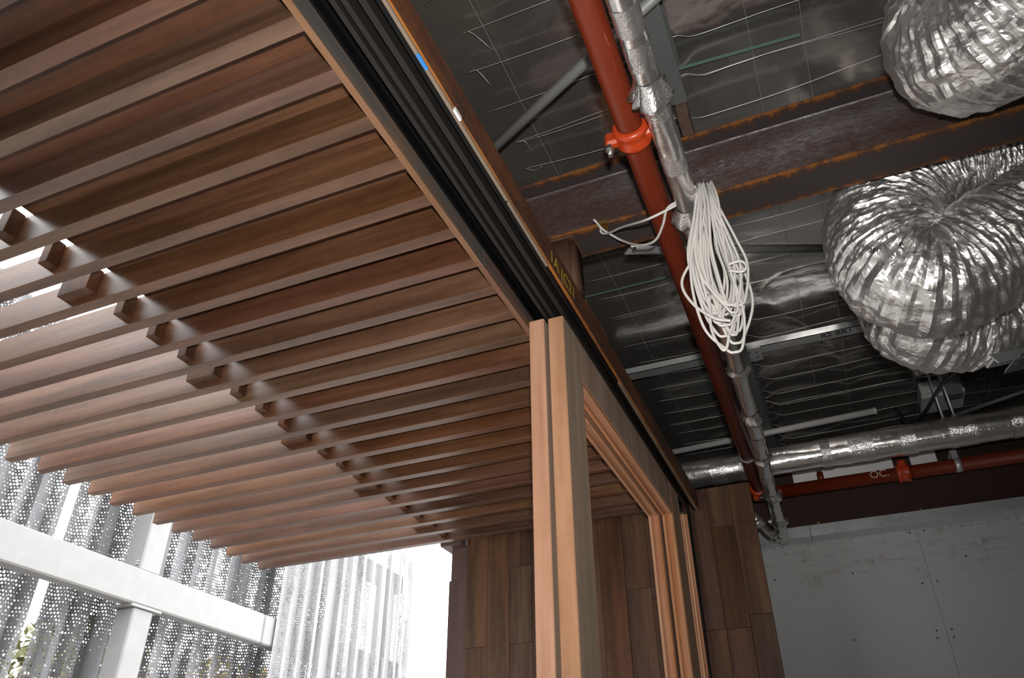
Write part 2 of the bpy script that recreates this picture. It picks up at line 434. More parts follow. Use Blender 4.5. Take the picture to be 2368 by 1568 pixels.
# hanger blocks fixed to the side of each batten, every fourth a long one
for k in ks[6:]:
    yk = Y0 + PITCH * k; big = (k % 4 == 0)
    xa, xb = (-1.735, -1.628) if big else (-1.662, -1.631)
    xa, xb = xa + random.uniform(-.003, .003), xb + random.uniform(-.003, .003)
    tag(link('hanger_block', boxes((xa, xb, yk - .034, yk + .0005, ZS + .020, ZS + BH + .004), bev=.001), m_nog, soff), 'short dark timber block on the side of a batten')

# timber edge beam along the track, in two lengths
eb = thing('edge_beam', 'weathered grey-brown timber beam along the ends of the battens', 'beam', (-.645, 1.0, ZS))
ys = on(1122, 610, 2, ZS).y
for a, b_ in ((-4.0, ys - .001), (ys + .001, 3.19)):
    bm = extrude_profile([(-.6515, ZS - .004), (-.6365, ZS - .004), (-.6365, ZS + .047), (-.6365, ZS + .09), (-.6515, ZS + .09)], 1, a, b_)
    o = link('timber_length', bm, [m_beamw, m_beamb], eb)
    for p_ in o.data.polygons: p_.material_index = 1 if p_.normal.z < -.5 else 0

# ================================================================ door track
tr = thing('sliding_door_track', 'black steel sliding door head track with parallel channels', 'door track', (-.56, 1.0, ZS))
ty0, ty1 = -4.0, 3.18
link('top_plate', boxes((-.636, -.497, ty0, ty1, ZS + .075, ZS + .084)), m_black, tr)
link('side_plate', boxes((-.6360, -.630, ty0, ty1, ZS + .047, ZS + .075)), m_black, tr)
link('side_plate', boxes((-.5075, -.497, ty0, ty1, ZS - .002, ZS + .075)), m_black, tr)
for x0, x1 in ((-.5835, -.5738), (-.5648, -.5545), (-.5374, -.525)):
    jy = on(970, 235, 2, ZS).y
    for a, b_ in ((ty0, jy - .0008), (jy + .0008, ty1)):
        link('channel_divider', boxes((x0, x1, a, b_, ZS + .004, ZS + .075)), m_fin, tr)

# ================================================================ rusted lintel with packer, tape, label, marks
li = thing('steel_lintel', 'rusty brown steel lintel plate along the door track', 'lintel', (-.49, 1.0, ZS))
link('plate', boxes((-.4955, -.487, -4.0, 3.19, ZS + .002, ZS + .0845), bev=.001), m_lint, li)
link('top_flange', boxes((-.62, -.4955, -4.0, 3.19, ZS + .0842, ZS + .090)), m_lint, li)
for a, b_ in ((-4, on(1176, 460, 2, ZS).y), (on(1178, 466, 2, ZS).y, on(1268, 612, 2, ZS).y), (2.02, 3.18)):
    link('packer_strip', boxes((-.4975, -.4905, a, b_, ZS - .004, ZS + .03)), m_packer, li)
p = on(975, 118, 2, ZS); q = on(993, 155, 2, ZS)
tag(link('tape_strip', boxes((-.4965, -.4895, p.y, q.y, ZS - .0055, ZS - .0035)), m_tape, li), 'strip of blue tape')
p = on(1055, 250, 2, ZS); q = on(1068, 275, 2, ZS)
tag(link('paper_label', boxes((-.4915, -.4865, p.y, q.y, ZS - .0045, ZS + .006)), m_white, li), 'small white paper label')
text('1A (C21', .055, (-.487, 1.40, ZS + .018), (0, 1, 0), (0, 0, 1), m_yellow, li, label='yellow crayon writing')
text('1050', .03, (-.487, on(1050, 232, 2, ZS).y, ZS + .022), (0, 1, 0), (0, 0, 1), m_ink, li, label='black stencilled number')

# ================================================================ sliding doors
def door(name, x0, x1, y0, y1, ytop, label, hx):
    t = thing(name, label, 'door', ((x0 + x1) / 2, (y0 + y1) / 2, .02), 'timber sliding door leaves')
    sw, rh = .142, .128; zt = ytop; zb = .02
    s1 = link('stile', boxes((x0, x1, y0, y0 + sw, zb, zt), bev=.0025), m_door, t)
    s2 = link('stile', boxes((x0, x1, y1 - sw, y1, zb, zt), bev=.0025), m_door, t)
    rl = link('top_rail', boxes((x0 + .0005, x1 - .0005, y0 + sw, y1 - sw, zt - rh, zt - .002), bev=.001), m_doory, t)
    link('bottom_rail', boxes((x0 + .0005, x1 - .0005, y0 + sw, y1 - sw, zb, zb + .2), bev=.001), m_doory, t)
    # glazing beads: two strips with a dark groove between them, round the opening
    for xa, xb in ((x0 + .002, x0 + .0125), (x1 - .0125, x1 - .002)):
        link('glazing_bead', boxes((xa, xb, y0 + sw, y1 - sw, zt - rh - .010, zt - rh)), m_doory, rl)
        link('glazing_bead', boxes((xa, xb, y0 + sw, y0 + sw + .010, zb + .2, zt - rh - .010)), m_door, s1)
        link('glazing_bead', boxes((xa, xb, y1 - sw - .010, y1 - sw, zb + .2, zt - rh - .010)), m_door, s2)
    for ch in t.children:
        if ch.name.split('.')[0] in ('stile', 'top_rail'):      # the face towards the room is weathered grey
            ch.data.materials.append(m_doorg)
            for p_ in ch.data.polygons: p_.material_index = 1 if p_.normal.x > .9 else 0
    for yy in (y0 + .25, y1 - .25):
        link('roller_hanger', boxes((hx - .006, hx + .006, yy - .03, yy + .03, zt - .003, ZS + .0765)), m_black, t)
    return t
door('sliding_door', -.6255, -.5825, 1.605, 2.965, ZS + .000, 'raw timber sliding door frame under the channel beside the slatted soffit', -.604)
door('sliding_door', -.5735, -.5300, 1.612, 2.972, ZS + .000, 'raw timber sliding door frame under the channel beside the rusty lintel', -.546)
t = thing('door_jamb', 'narrow raw timber door jamb fixed to the planked wall', 'door jamb', (-.55, 3.18, 0))
link('post', boxes((-.62, -.536, 3.165, 3.199, 0, 2.683), bev=.001), m_door, t)
for xx in (-.562, -.551): link('stop_bead', boxes((xx - .004, xx + .004, 3.157, 3.166, 0, 2.683)), m_door, t)
tag(link('jamb_seal', boxes((-.5355, -.529, 3.17, 3.199, 0, ZS + .0045)), m_black, t), 'black rubber seal')

# ================================================================ planked wall
pw = thing('wall_far', 'wall lined with dark brown vertical timber planks', 'wall', (-.9, 3.22, 0), kind='structure')
link('backing', boxes((-1.575, -.272, 3.222, 3.26, 0, 2.70), (-.53, -.272, 3.222, 3.26, 2.70, 2.795)), m_dark, pw)
PX0, PWD = -1.5805, .1065
cuts = {0: [2.24, 1.2], 1: [1.9, .8], 2: [2.57, 2.24, 1.0], 3: [2.50, 1.4], 4: [2.1, .9], 5: [2.62, 1.6], 6: [1.95, .7], 7: [2.41, 1.1], 8: [2.36, 1.5], 9: [2.0, .8], 10: [2.215, 1.0], 11: [2.62, 2.215, .9], 12: [2.26, 1.3]}
edges = [PX0 + PWD * i for i in range(9)]
edges += [-.728 + .05, -.553, -.4505, -.356, -.2675]
edges = edges[:9] + [-.6285, -.553, -.4505, -.356, -.2675]
for i in range(len(edges) - 1):
    a, b_ = edges[i], edges[i + 1]; top = 2.797 if a > -.54 or i >= 10 else ZS + .085
    zs = [top] + sorted(cuts.get(i, [1.8, .9]), reverse=True) + [0.0]
    for z1, z0 in zip(zs[:-1], zs[1:]):
        dy = random.uniform(0, .0018)
        link('plank', boxes((a + .0006, b_ - .0006, 3.20 + dy, 3.2225, z0 + .0006, z1 - .0006), bev=.0006), m_plank, pw)
# dark return post at the outer end of the planked wall
t = thing('corner_post', 'dark purple-brown corner cladding at the outer end of the planked wall', 'post', (-1.62, 3.2, 0))
m_corner = wood('dark_corner_timber', [(.075, .042, .034), (.095, .055, .045), (.115, .068, .056)], 2, .55, .1, .3)
link('lower_panel', boxes((-1.671, -1.5815, 3.205, 3.36, 0, 2.545)), m_corner, t)
link('upper_panel', boxes((-1.664, -1.5815, 3.209, 3.36, 2.547, 2.70)), m_corner, t)
link('cap', boxes((-1.70, -1.585, 3.15, 3.37, ZS - .006, ZS + .06), bev=.004), m_corner, t)

# ================================================================ white plasterboard wall, head track, far beam
wb = thing('wall_back', 'white plasterboard wall with rust stains and screw heads', 'wall', (.5, 3.68, 0), kind='structure')
WT = 2.655
for a, b_ in ((-.60, .3454), (.3466, 1.545), (1.548, 2.745), (2.748, 4.5)):
    o = link('plasterboard', boxes((0, b_ - a, 0, .013, -2.5, .10)), m_plaster, wb); o.location = Vector((a, 3.66, WT - .1)) - wb.location
link('wall_frame', boxes((-.60, 4.5, 3.674, 3.74, 0, WT)), m_dark, wb)
sb = bmesh.new(); bmesh.ops.create_cone(sb, segments=10, radius1=.0042, radius2=.0042, depth=.002, cap_ends=True)
bmesh.ops.rotate(sb, verts=sb.verts, matrix=Matrix.Rotation(math.pi / 2, 3, 'X')); sme = bpy.data.meshes.new('screw'); sb.to_mesh(sme); sb.free()
m_screw = plain('screw_head', (.08, .075, .07), .5, .6); sme.materials.append(m_screw)
for u, v in ((1775, 1395), (2133, 1349), (2168, 1344), (1975, 1480), (2166, 1458), (2201, 1455), (2168, 1475), (2206, 1473), (2104, 1232), (2136, 1227), (2234, 1286), (1972, 1326), (1794, 1503), (1798, 1520), (1792, 1342)):
    o = bpy.data.objects.new('screw', sme); C.objects.link(o); o.parent = wb; o.location = on(u, v, 1, 3.6595) - wb.location
ht = thing('wall_head_track', 'bright galvanised head track along the top of the plasterboard wall', 'metal track', (.5, 3.65, WT))
jx = on(1880, 1255, 1, 3.65).x
for a, b_ in ((-.6, jx - .001), (jx + .001, 4.5)):
    link('track_lip', extrude_profile([(3.630, WT + .016), (3.659, WT - .004), (3.659, WT + .033), (3.642, WT + .033), (3.630, WT + .030)], 0, a, b_), m_zinc, ht)
    link('track_body', boxes((a, b_, 3.648, 3.72, WT + .035, WT + .072)), m_zinc, ht)
for x in (-.17, -.1, .02, .3, .62): 
    o = bpy.data.objects.new('screw', sme); C.objects.link(o); o.parent = ht; o.location = Vector((x, 3.6425, WT + .02)) - ht.location
fb = thing('far_steel_beam', 'dark brown rusty steel beam above the plasterboard wall', 'beam', (.5, 3.7, 2.73))
link('web', boxes((-.6, 4.5, 3.69, 3.70, 2.728, 2.905)), m_rustd, fb)
link('bottom_flange', boxes((-.6, 4.5, 3.655, 3.74, 2.728, 2.738)), m_rustd, fb)
link('top_flange', boxes((-.6, 4.5, 3.655, 3.74, 2.905, 2.915)), m_rustd, fb)
for px in (1993, 1760 + 5): pass
for u, v in ((1893, 1212), (2126, 1170)):
    c = on(u, v, 1, 3.66); link('bolt', boxes((c.x - .006, c.x + .006, 3.648, 3.656, 2.729, 2.738), bev=.002), m_gold, fb)
bh = thing('plaster_bulkhead', 'white plaster strip behind the foil wrapped pipe', 'panel', (.4, 3.78, 2.92))
link('board', boxes((-.105, .345, 3.77, 3.785, 2.90, 3.06)), m_white, bh)
link('board', boxes((.42, .53, 3.77, 3.785, 2.90, 3.06)), m_white, bh)
link('stud', boxes((-.6, 4.5, 3.785, 3.82, 2.90, 3.06)), m_rustd, bh)

# ================================================================ cross beam (I section), stub column, cleat
ib = thing('cross_beam', 'rust streaked steel I-beam crossing under the foil ceiling', 'beam', (.0, 1.6405, 2.95))
BY = 1.6405
def part_at(name, bm, mat, parent): return link(name, bm, mat, parent)
bm = boxes((-.95, 4.5, -.0575, .0575, 0, .009), bev=.001); o = link('bottom_flange', bm, m_flange, ib); o.location = Vector((0, BY, 2.95)) - ib.location
bm = boxes((-.95, 4.5, -.0575, .0575, 0, .009), bev=.001); o = link('top_flange', bm, m_flange, ib); o.location = Vector((0, BY, 3.181)) - ib.location
bm = extrude_profile([(-.007, .0), (-.004, .003), (-.003, .007), (-.003, .215), (-.004, .219), (-.007, .222), (.007, .222), (.004, .219), (.003, .215), (.003, .007), (.004, .003), (.007, .0)], 0, -.95, 4.5)
o = link('web', bm, m_web, ib); o.location = Vector((0, BY, 2.959)) - ib.location
sc = thing('stub_column', 'short rusty square steel post between lintel and cross beam', 'column', (-.535, 1.64, ZS + .08))
bm = bmesh.new(); box(bm, -.585, -.484, 1.592, 1.690, ZS + .0895, 2.9505)
bmesh.ops.bevel(bm, geom=[e for e in bm.edges if abs(e.verts[0].co.z - e.verts[1].co.z) > .05], offset=.012, segments=4, affect='EDGES')
link('tube', bm, m_rust, sc, True)
bm = bmesh.new(); box(bm, -.590, -.479, 1.587, 1.695, 2.943, 2.9505, bev=.003); link('weld_bead', bm, m_rust, sc)
link('base_plate', boxes((-.575, -.486, 1.70, 1.90, ZS + .0898, ZS + .099)), m_rust, sc)

m_cleat = rust_mat('cleat_rust', (.06, .035, .026), (.11, .07, .055), (.16, .07, .03), .6)
cl = thing('purlin_cleat', 'small rusty steel cleat bolted between purlin and cross beam', 'bracket', (-.11, 1.58, 3.19))
link('plate', boxes((-.135, -.104, 1.5148, 1.70, 3.1895, 3.265)), m_cleat, cl)
for u, v in ((1551, 266), (1563, 308), (1537, 232)):
    c = on(u, v, 2, 3.22); tube('bolt', [(c.x - .012, min(c.y, 1.572), 3.2512), (c.x - .012, min(c.y, 1.572), 3.196)], .008, m_steelz, cl, 6, smooth=False)

# ================================================================ purlins, braces, strap, mesh
def cee(name, x0, x1, y0, y1, label, grp=None):
    t = thing(name, label, 'purlin', ((x0 + x1) / 2, (y0 + y1) / 2, 3.25), grp)
    link('bottom_flange', boxes((x0, x1, y0, y1, 3.25, 3.2525)), m_galvd, t)
    link('web', boxes((x0, x0 + .0025, y0, y1, 3.2525, 3.40)), m_galvd, t)
    link('lip', boxes((x1 - .0025, x1, y0, y1, 3.2525, 3.268)), m_galvd, t)
    link('top_flange', boxes((x0, x1, y0, y1, 3.40, 3.4025)), m_galvd, t)
cee('roof_purlin', -.178, -.100, -4.4, 1.515, 'dull galvanised purlin ending at the bolted rusty cleat')
cee('roof_purlin', -.225, -.150, 1.73, 5.1, 'dull galvanised purlin between the cross beam and the far wall')
cee('roof_purlin', 1.75, 1.825, -4.4, 5.1, 'dull galvanised purlin beyond the flexible ducts')

p, q = on(1145, 340, 2, 3.2), on(1375, 125, 2, 3.2); d = (q - p)
bt = thing('brace_tube', 'grey galvanised brace tube running diagonally up behind the red pipe', 'brace', p)
tube('tube', [p - d * .25, p + d * 3.0], .0150, m_galv, bt, 14)
p, q = on(1450, 579, 2, 2.975), on(1960, 574, 2, 3.28)
bt = thing('brace_tube', 'galvanised brace tube with flattened end bolted under the cross beam', 'brace', p)
d = (q - p).normalized(); V, F = sweep(np.array([tuple(p + d * s) for s in (0, .09, .15, .9)]), 1.0, 14)
V = V.reshape(4, 14, 3); T, N, B = frames(np.array([tuple(p + d * s) for s in (0, .09, .15, .9)]))
sc2 = [(.003, .022), (.004, .021), (.0145, .0155), (.0145, .0155)]
for i in range(4):
    for j in range(14):
        a = j * 2 * math.pi / 14; c0 = np.array(p + d * (0, .09, .15, .9)[i])
        V[i, j] = c0 + math.cos(a) * sc2[i][0] * N[i] + math.sin(a) * sc2[i][1] * B[i]
link('tube', mesh('tube', V.reshape(-1, 3), F), m_galv, bt, True)
tube('bolt', [p + Vector((.02, 0, -.01)), p + Vector((.02, 0, .012))], .007, m_steelz, bt, 6, smooth=False)

sp = thing('bridging_strap', 'bright galvanised purlin bridging channel with pen writing', 'bridging', (-.1, 3.0, 3.3))
for xa, xb in ((-.72, -.2252), (-.185, .62)):
    link('channel', boxes((xa, xb, 2.975, 3.035, 3.30, 3.3025), (xa, xb, 2.975, 2.9775, 3.30, 3.33), (xa, xb, 3.0325, 3.035, 3.30, 3.33)), m_galv, sp)
c = on(1740, 822, 2, 3.29)
link('fixing_plate', boxes((c.x - .05, c.x + .04, 2.955, 3.065, 3.285, 3.2995)), m_galv, sp)
for dx, dy in ((-.01, -.03), (.02, -.02), (.02, .02), (-.015, .03)):
    link('rivet', boxes((c.x + dx - .004, c.x + dx + .004, 3.01 + dy - .004, 3.01 + dy + .004, 3.283, 3.2855), bev=.001), m_dark, sp)
c = on(1898, 783, 2, 3.30)
text('R2 BR1', .042, (c.x, c.y - .006, 3.2985), (1, 0, 0), (0, -1, 0), m_ink, sp, label='black pen writing', off=.001)

mesh_t = thing('safety_mesh', 'loose grid of thin wire safety mesh under the foil ceiling', 'wire mesh', (0, 1.5, 3.38))
def zy(x, y, drop=0.):
    # the mesh lies over the purlins and sags between them, always under the foil
    k = over(x, y); z = 3.392 - .010 * abs(math.sin((x + 1) * 2.1)) + .004 * mnoise.noise(Vector((x * 3, y * 5, 1))) - drop
    return k * 3.4055 + (1 - k) * min(z, foil_z(x, y) - .003)
wxs = sorted(set(np.round(np.concatenate([np.linspace(-.60, 1.6, 22), *[np.array([-.10, -.075, -.05, -.03, 0, .03, .05, .075, .10]) + c for c in (-.139, -.1875)]]), 4)))
ywires = [-.57, -.255, .098, .242, .56, .88, 1.2]
for k in range(-6, 26):
    y = 1.02 + .1335 * k + random.uniform(-.012, .012); w = random.uniform(.006, .02); ph = random.uniform(0, 6)
    x0 = -.66 + random.uniform(-.02, .03)
    pts = [(x, y + w * math.sin(x * 4.5 + ph) * .6 + .01 * mnoise.noise(Vector((x * 2.5, y * 7, 0))), zy(x, y, w * .5)) for x in [x0] + wxs]
    tube('wire', pts, .0009, m_wire, mesh_t, 5, 2)
    if k % 4 == 0:      # doubled line wire
        tube('wire', [(p_[0], p_[1] + .006 + .008 * math.sin(p_[0] * 7 + k), p_[2] - .003 * (1 - over(p_[0], p_[1]))) for p_ in pts], .0008, m_wire, mesh_t, 5, 1)
    if k < 8 and k % 3:           # cut and twisted ends near the lintel
        e = pts[0]
        tube('wire_end', [e, (e[0] + .03, e[1] + random.uniform(-.01, .012), e[2] - .01), (e[0] + random.uniform(.03, .07), e[1] + random.uniform(-.01, .05), e[2] - random.uniform(.01, .04))], .0008, m_wire, mesh_t, 5, 4)
for x in ywires:
    pts = [(x + .012 * mnoise.noise(Vector((y * 1.7, x * 9, 4))), y, zy(x, y) + .0015) for y in np.linspace(.2, 4.9, 40)]
    tube('wire', pts, .0010, m_wire, mesh_t, 5, 1)
m_gtape = plain('green_tape', (.12, .21, .18), .6)
for (u0, v0, u1, v1) in ((1560, 162, 1850, 80), (1352, 688, 1555, 638)):
    p, q = on(u0, v0, 2, 3.372), on(u1, v1, 2, 3.372); d = (q - p).normalized(); n = Vector((-d.y, d.x, 0)) * .0045
    b = bmesh.new(); lo = [b.verts.new(x) for x in (p - n, q - n, q + n, p + n)]; hi = [b.verts.new(v.co + Vector((0, 0, .0012))) for v in lo]
    b.faces.new(lo); b.faces.new(hi[::-1])
    for k_ in range(4): b.faces.new((lo[k_], hi[k_], hi[(k_ + 1) % 4], lo[(k_ + 1) % 4]))
    bmesh.ops.recalc_face_normals(b, faces=b.faces)
    tag(link('tape_strip', b, m_gtape, mesh_t), 'thin green plastic strip')

# ================================================================ pipes
PZ = 2.82
def onz(u, v): return on(u, v, 2, PZ)
# red sprinkler pipe along the room
rp = thing('red_sprinkler_pipe', 'long red painted sprinkler pipe beside the foil wrapped pipe', 'pipe', (-.2, 1.5, 2.8))
RZ = 2.80
a, b_ = Vector((-.175, -.6, RZ)), Vector((-.238, 3.325, RZ))
pl = lambda y: a + (b_ - a) * ((y - a.y) / (b_.y - a.y))
tube('pipe', [a, b_], .0285, m_red, rp, 28)
onr = lambda u, v: on(u, v, 2, RZ)
cy = onr(1455, 310).y
def coupling(c, d, r, parent, m=m_orange):
    d = d.normalized(); path = [c - d * .026, c - d * .024, c - d * .016, c - d * .006, c, c + d * .006, c + d * .016, c + d * .024, c + d * .026]
    rr = [r + .004, r + .010, r + .012, r + .008, r + .008, r + .008, r + .012, r + .010, r + .004]
    V, F = sweep(np.array([tuple(x) for x in path]), rr, 28); return link('coupling', mesh('coupling', V, F), m, parent, True)
cc = pl(cy); cp = coupling(cc, b_ - a, .0285, rp)
for sx, lo in ((-1, -.045), (1, -.020)):
    e = cc + Vector((sx * .045, .0, -.004))
    link('coupling_ear', boxes((e.x - (.016 if sx < 0 else .022), e.x + (.016 if sx < 0 else .010), e.y - .012, e.y + .012, e.z - .018, e.z + .018), bev=.006), m_orange, cp).location = (0, 0, 0) if False else -Vector((0, 0, 0))
    tube('coupling_bolt', [e + Vector((min(sx * .008, 0.), 0, lo)), e + Vector((min(sx * .008, 0.), 0, .028))], .0055, m_steelz, cp, 10)
    tube('coupling_nut', [e + Vector((min(sx * .008, 0.), 0, -.028 if sx < 0 else .018)), e + Vector((min(sx * .008, 0.), 0, -.018 if sx < 0 else .027))], .0105, m_steelz, cp, 6, smooth=False)
cy2 = onr(1722, 1055).y; d = (b_ - a).normalized()
tube('pipe_band', [pl(cy2) - d * .007, pl(cy2) + d * .007], .0305, m_galv, rp, 24)
# cross main on the far wall
RY, PZ = 3.50, 2.847
rx = thing('red_cross_main', 'red sprinkler pipe running across in front of the dark far beam', 'pipe', (.5, RY, PZ))
el = b_ + Vector((0, .0, 0))
tube('elbow', [pl(3.30), pl(3.345), Vector((b_.x, 3.40, 2.808)), Vector((b_.x + .004, 3.455, 2.832)), Vector((b_.x + .022, RY - .012, PZ - .003)), Vector((b_.x + .055, RY, PZ)), Vector((b_.x + .085, RY, PZ))], .0305, m_red, rx, 20, 6)
tube('pipe', [(b_.x + .06, RY, PZ), (4.4, RY, PZ)], .0285, m_red, rx, 28)
cq = coupling(pl(3.30), b_ - a, .0285, rx)
c = pl(3.30)
for dx in (-.018, .028):
    link('coupling_ear', boxes((c.x + dx - .012, c.x + dx + .012, 3.285, 3.315, RZ - .052, RZ - .032), bev=.005), m_orange, cq)
tube('coupling_bolt', [(c.x - .03, 3.30, RZ - .042), (c.x + .045, 3.30, RZ - .042)], .005, m_steelz, cq, 10)
c2 = on(2090, 1098, 1, RY); cq = coupling(Vector((c2.x, RY, PZ)), Vector((1, 0, 0)), .0285, rx)
for s in (-1, 1):
    link('coupling_ear', boxes((c2.x - .016, c2.x + .016, RY - .05, RY - .028, PZ + s * .03 - .014, PZ + s * .03 + .014), bev=.005), m_orange, cq)
c3 = on(1900, 1112, 1, RY)
tube('outlet', [(c3.x, RY, PZ + .02), (c3.x, RY, PZ + .062)], .013, m_red, rx, 14)
tube('outlet_plug', [(c3.x, RY, PZ + .062), (c3.x, RY, PZ + .074)], .010, m_galvd, rx, 8, smooth=False)
c4 = on(2213, 1070, 1, RY)
tube('hanger_band', [(c4.x - .012, RY, PZ), (c4.x + .012, RY, PZ)], .0305, m_galv, rx, 24)
link('hanger_strap', boxes((c4.x - .012, c4.x + .012, RY - .003, RY + .003, PZ + .028, 2.921), (c4.x - .012, c4.x + .012, RY - .003, 3.70, 2.9148, 2.921)), m_galv, rx)
text('OC.', .045, (on(2010, 1100, 1, RY).x, RY - .0285, PZ - .012), (1, 0, 0), (0, 0, 1), m_chalk, rx, label='white chalk letters', off=.0012)

# silver foil wrapped pipe along the room, then dipping to the far wall
def foil_pipe(t, path, r, seed, seg=32, amp=.0011):
    g = np.random.default_rng(seed); path = np.asarray(path); n = len(path)
    d = g.normal(0, 1, (n, seg)); 
    for _ in range(2): d = (d + np.roll(d, 1, 0) + np.roll(d, -1, 0) + np.roll(d, 1, 1) + np.roll(d, -1, 1)) / 5
    V, F = sweep(path, r, seg, True, d * amp * 2.2); return link('foil_sleeve', mesh('foil_sleeve', V, F), m_foilp, t, True)
def bulge(t, c, d, r, k=1.0, seed=0, ln=.05):
    """gathered foil tape at a joint: a crumpled flared collar"""
    g = np.random.default_rng(seed); d = d.normalized()
    ss = np.array([-1, -.8, -.55, -.3, -.1, .05, .15, .3, .6, 1.]) * ln
    rr = r + np.array([.0012, .003, .007, .012, .015, .013, .004, .002, .0018, .0012]) * k
    seg = 30; lob = 1 + .55 * np.sin(np.arange(seg) * 2 * math.pi / seg * 2 + g.uniform(0, 6)) + .35 * g.normal(0, 1, seg)
    disp = (rr - r)[:, None] * (np.clip(lob, .12, 2.2) - 1)[None, :] + g.normal(0, .0005, (10, seg))
    V, F = sweep(np.array([tuple(c + d * s) for s in ss]), rr, seg, False, disp)
    return link('tape_collar', mesh('tape_collar', V, F), m_foilt, t, True)
SR = .0262
spp = thing('foil_wrapped_pipe', 'foil wrapped pipe running beside the long red pipe', 'pipe', (-.15, 1.4, 2.755))
SZ = 2.755
k0 = [Vector((-.122, -.57, SZ)), Vector((-.131, .81, SZ)), Vector((-.136, 1.38, SZ)), Vector((-.152, 2.19, SZ)), Vector((-.173, 2.853, SZ + .004)), Vector((-.184, 3.07, SZ + .001)), Vector((-.189, 3.31, 2.719)), Vector((-.194, 3.56, 2.652))]
path = catmull(k0, 40); sleeve = foil_pipe(spp, path, SR, 3)
def near(u, v):
    best = min(range(len(path)), key=lambda i: sum((x - y) ** 2 for x, y in zip(P2(path[i]), (u, v)))); return Vector(path[best]), Vector(path[min(best + 1, len(path) - 1)] - path[best - 1])
def P2(p):
    c = RC @ (np.array(p) - EYE); return (W / 2 + FPX * c[0] / c[2], H / 2 + FPX * c[1] / c[2])
for i, (u, v, k) in enumerate(((1497, 228, 1.5), (1586, 512, 1.0), (1650, 720, .7), (1704, 860, .6), (1745, 962, .9), (1768, 1058, .7), (1785, 1145, .8), (1803, 1206, .8))):
    c, d = near(u, v); bulge(sleeve, c, d, SR, k, 20 + i, .05 if k > .8 else .03)
for i, (u, v) in enumerate(((1470, 130), (1540, 370), (1440, 40), (1755, 1010), (1779, 1100))):
    c, d = near(u, v); d = d.normalized(); g = np.random.default_rng(50 + i)
    V, F = sweep(np.array([tuple(c + d * s) for s in np.linspace(-.03, .03, 8)]), SR + .0011, 28, False, g.normal(0, .0002, (8, 28)))
    link('tape_band', mesh('tape_band', V, F), m_foilt, sleeve, True)
e = Vector(path[-1])
p1, p2 = on(1797, 1252, 1, 3.53), on(1738, 1195, 1, 3.46)
foil_pipe(spp, catmull([e + Vector((.0, -.01, .012)), e + Vector((-.02, -.02, .02)), p1 * .5 + e * .5 + Vector((-.03, 0, .02)), p2], 14), .0235, 5)
bulge(spp, p2 + Vector((.02, 0, -.02)), p2 - p1, .0235, .8, 88, .03)
link('end_cap', mesh('end_cap', *sweep(np.array([tuple(e), tuple(e + (e - Vector(path[-6])) * .35)]), [SR, SR * .6], 28)), m_foilp, spp, True)

# large foil lagged pipe across the room
FY, FZ, FR = 3.36, 2.935, .062
fp = thing('lagged_pipe', 'thick foil lagged pipe running across above the red cross main', 'pipe', (.5, FY, FZ))
lag = foil_pipe(fp, np.array([(x, FY, FZ) for x in np.linspace(-.99, 4.4, 150)]), FR, 9, 40, .0018)
for i, (u, w) in enumerate(((1660, .035), (1720, .02), (1905, .02), (1985, .05), (2090, .03), (2215, .05), (2350, .04))):
    x = on(u, 1060 - (u - 1700) * .16, 1, FY).x; g = np.random.default_rng(70 + i)
    V, F = sweep(np.array([(x + s, FY, FZ) for s in np.linspace(-w, w, 9)]), FR + .002, 40, False, g.normal(0, .0005, (9, 40)))
    link('tape_band', mesh('tape_band', V, F), m_foilt, lag, True)
V, F = sweep(np.array([(x, FY - FR * .86, FZ - FR * .55 + .002 * math.sin(x * 60)) for x in np.linspace(-.1, .8, 120)]), .004, 6, True, rng.normal(0, .0016, (120, 6)))
tag(link('tape_seam', mesh('tape_seam', V, F), m_foilt, fp), 'rough seam of foil tape')

# ================================================================ cable coil, loose cable, clip
def cable(t, pts, r=.0032, n=8, name='cable'): return tube(name, pts, r, m_cable, t, 7, n)
hx, hy, hz = -.112, 1.384, 2.786
cc_ = thing('cable_coil', 'hank of white cable hanging from the foil wrapped pipe', 'cable', (hx, hy, hz))
tops, bot = on(1618, 462, 1, hy), on(1690, 775, 1, hy)
for i in range(21):
    g = random.Random(100 + i)
    wd = .018 + .030 * g.random(); ofs = g.uniform(-.016, .022); zb = bot.z + g.uniform(-.03, .07) + (.02 if i % 5 else -.03)
    dep = g.uniform(-.02, .02); zt = hz + g.uniform(-.01, .012); xm = bot.x + ofs; tl = g.uniform(-.012, .014)
    x0 = hx + .012 + g.uniform(-.006, .012)
    pts = [(x0, hy - .030 + dep * .3, zt - .01), (x0 - wd * .35 + ofs * .6, hy - .036 + dep, zt - .10), (xm - wd * 1.0, hy - .025 + dep, (zt + zb) / 2 - .03), (xm - wd * .9, hy - .01 + dep, zb + .07),
           (xm - wd * .35 + tl, hy + dep, zb + .010), (xm + tl, hy + .004 + dep, zb), (xm + wd * .40 + tl, hy + .008 + dep, zb + .014), (xm + wd * .95, hy + .01 + dep, zb + .10), (xm + wd * .7, hy + dep, (zt + zb) / 2), (x0 + wd * .5, hy - .02 + dep, zt - .08), (x0 + .014, hy - .008 + dep * .3, zt + .006)]
    cable(cc_, pts, .0031, 7)
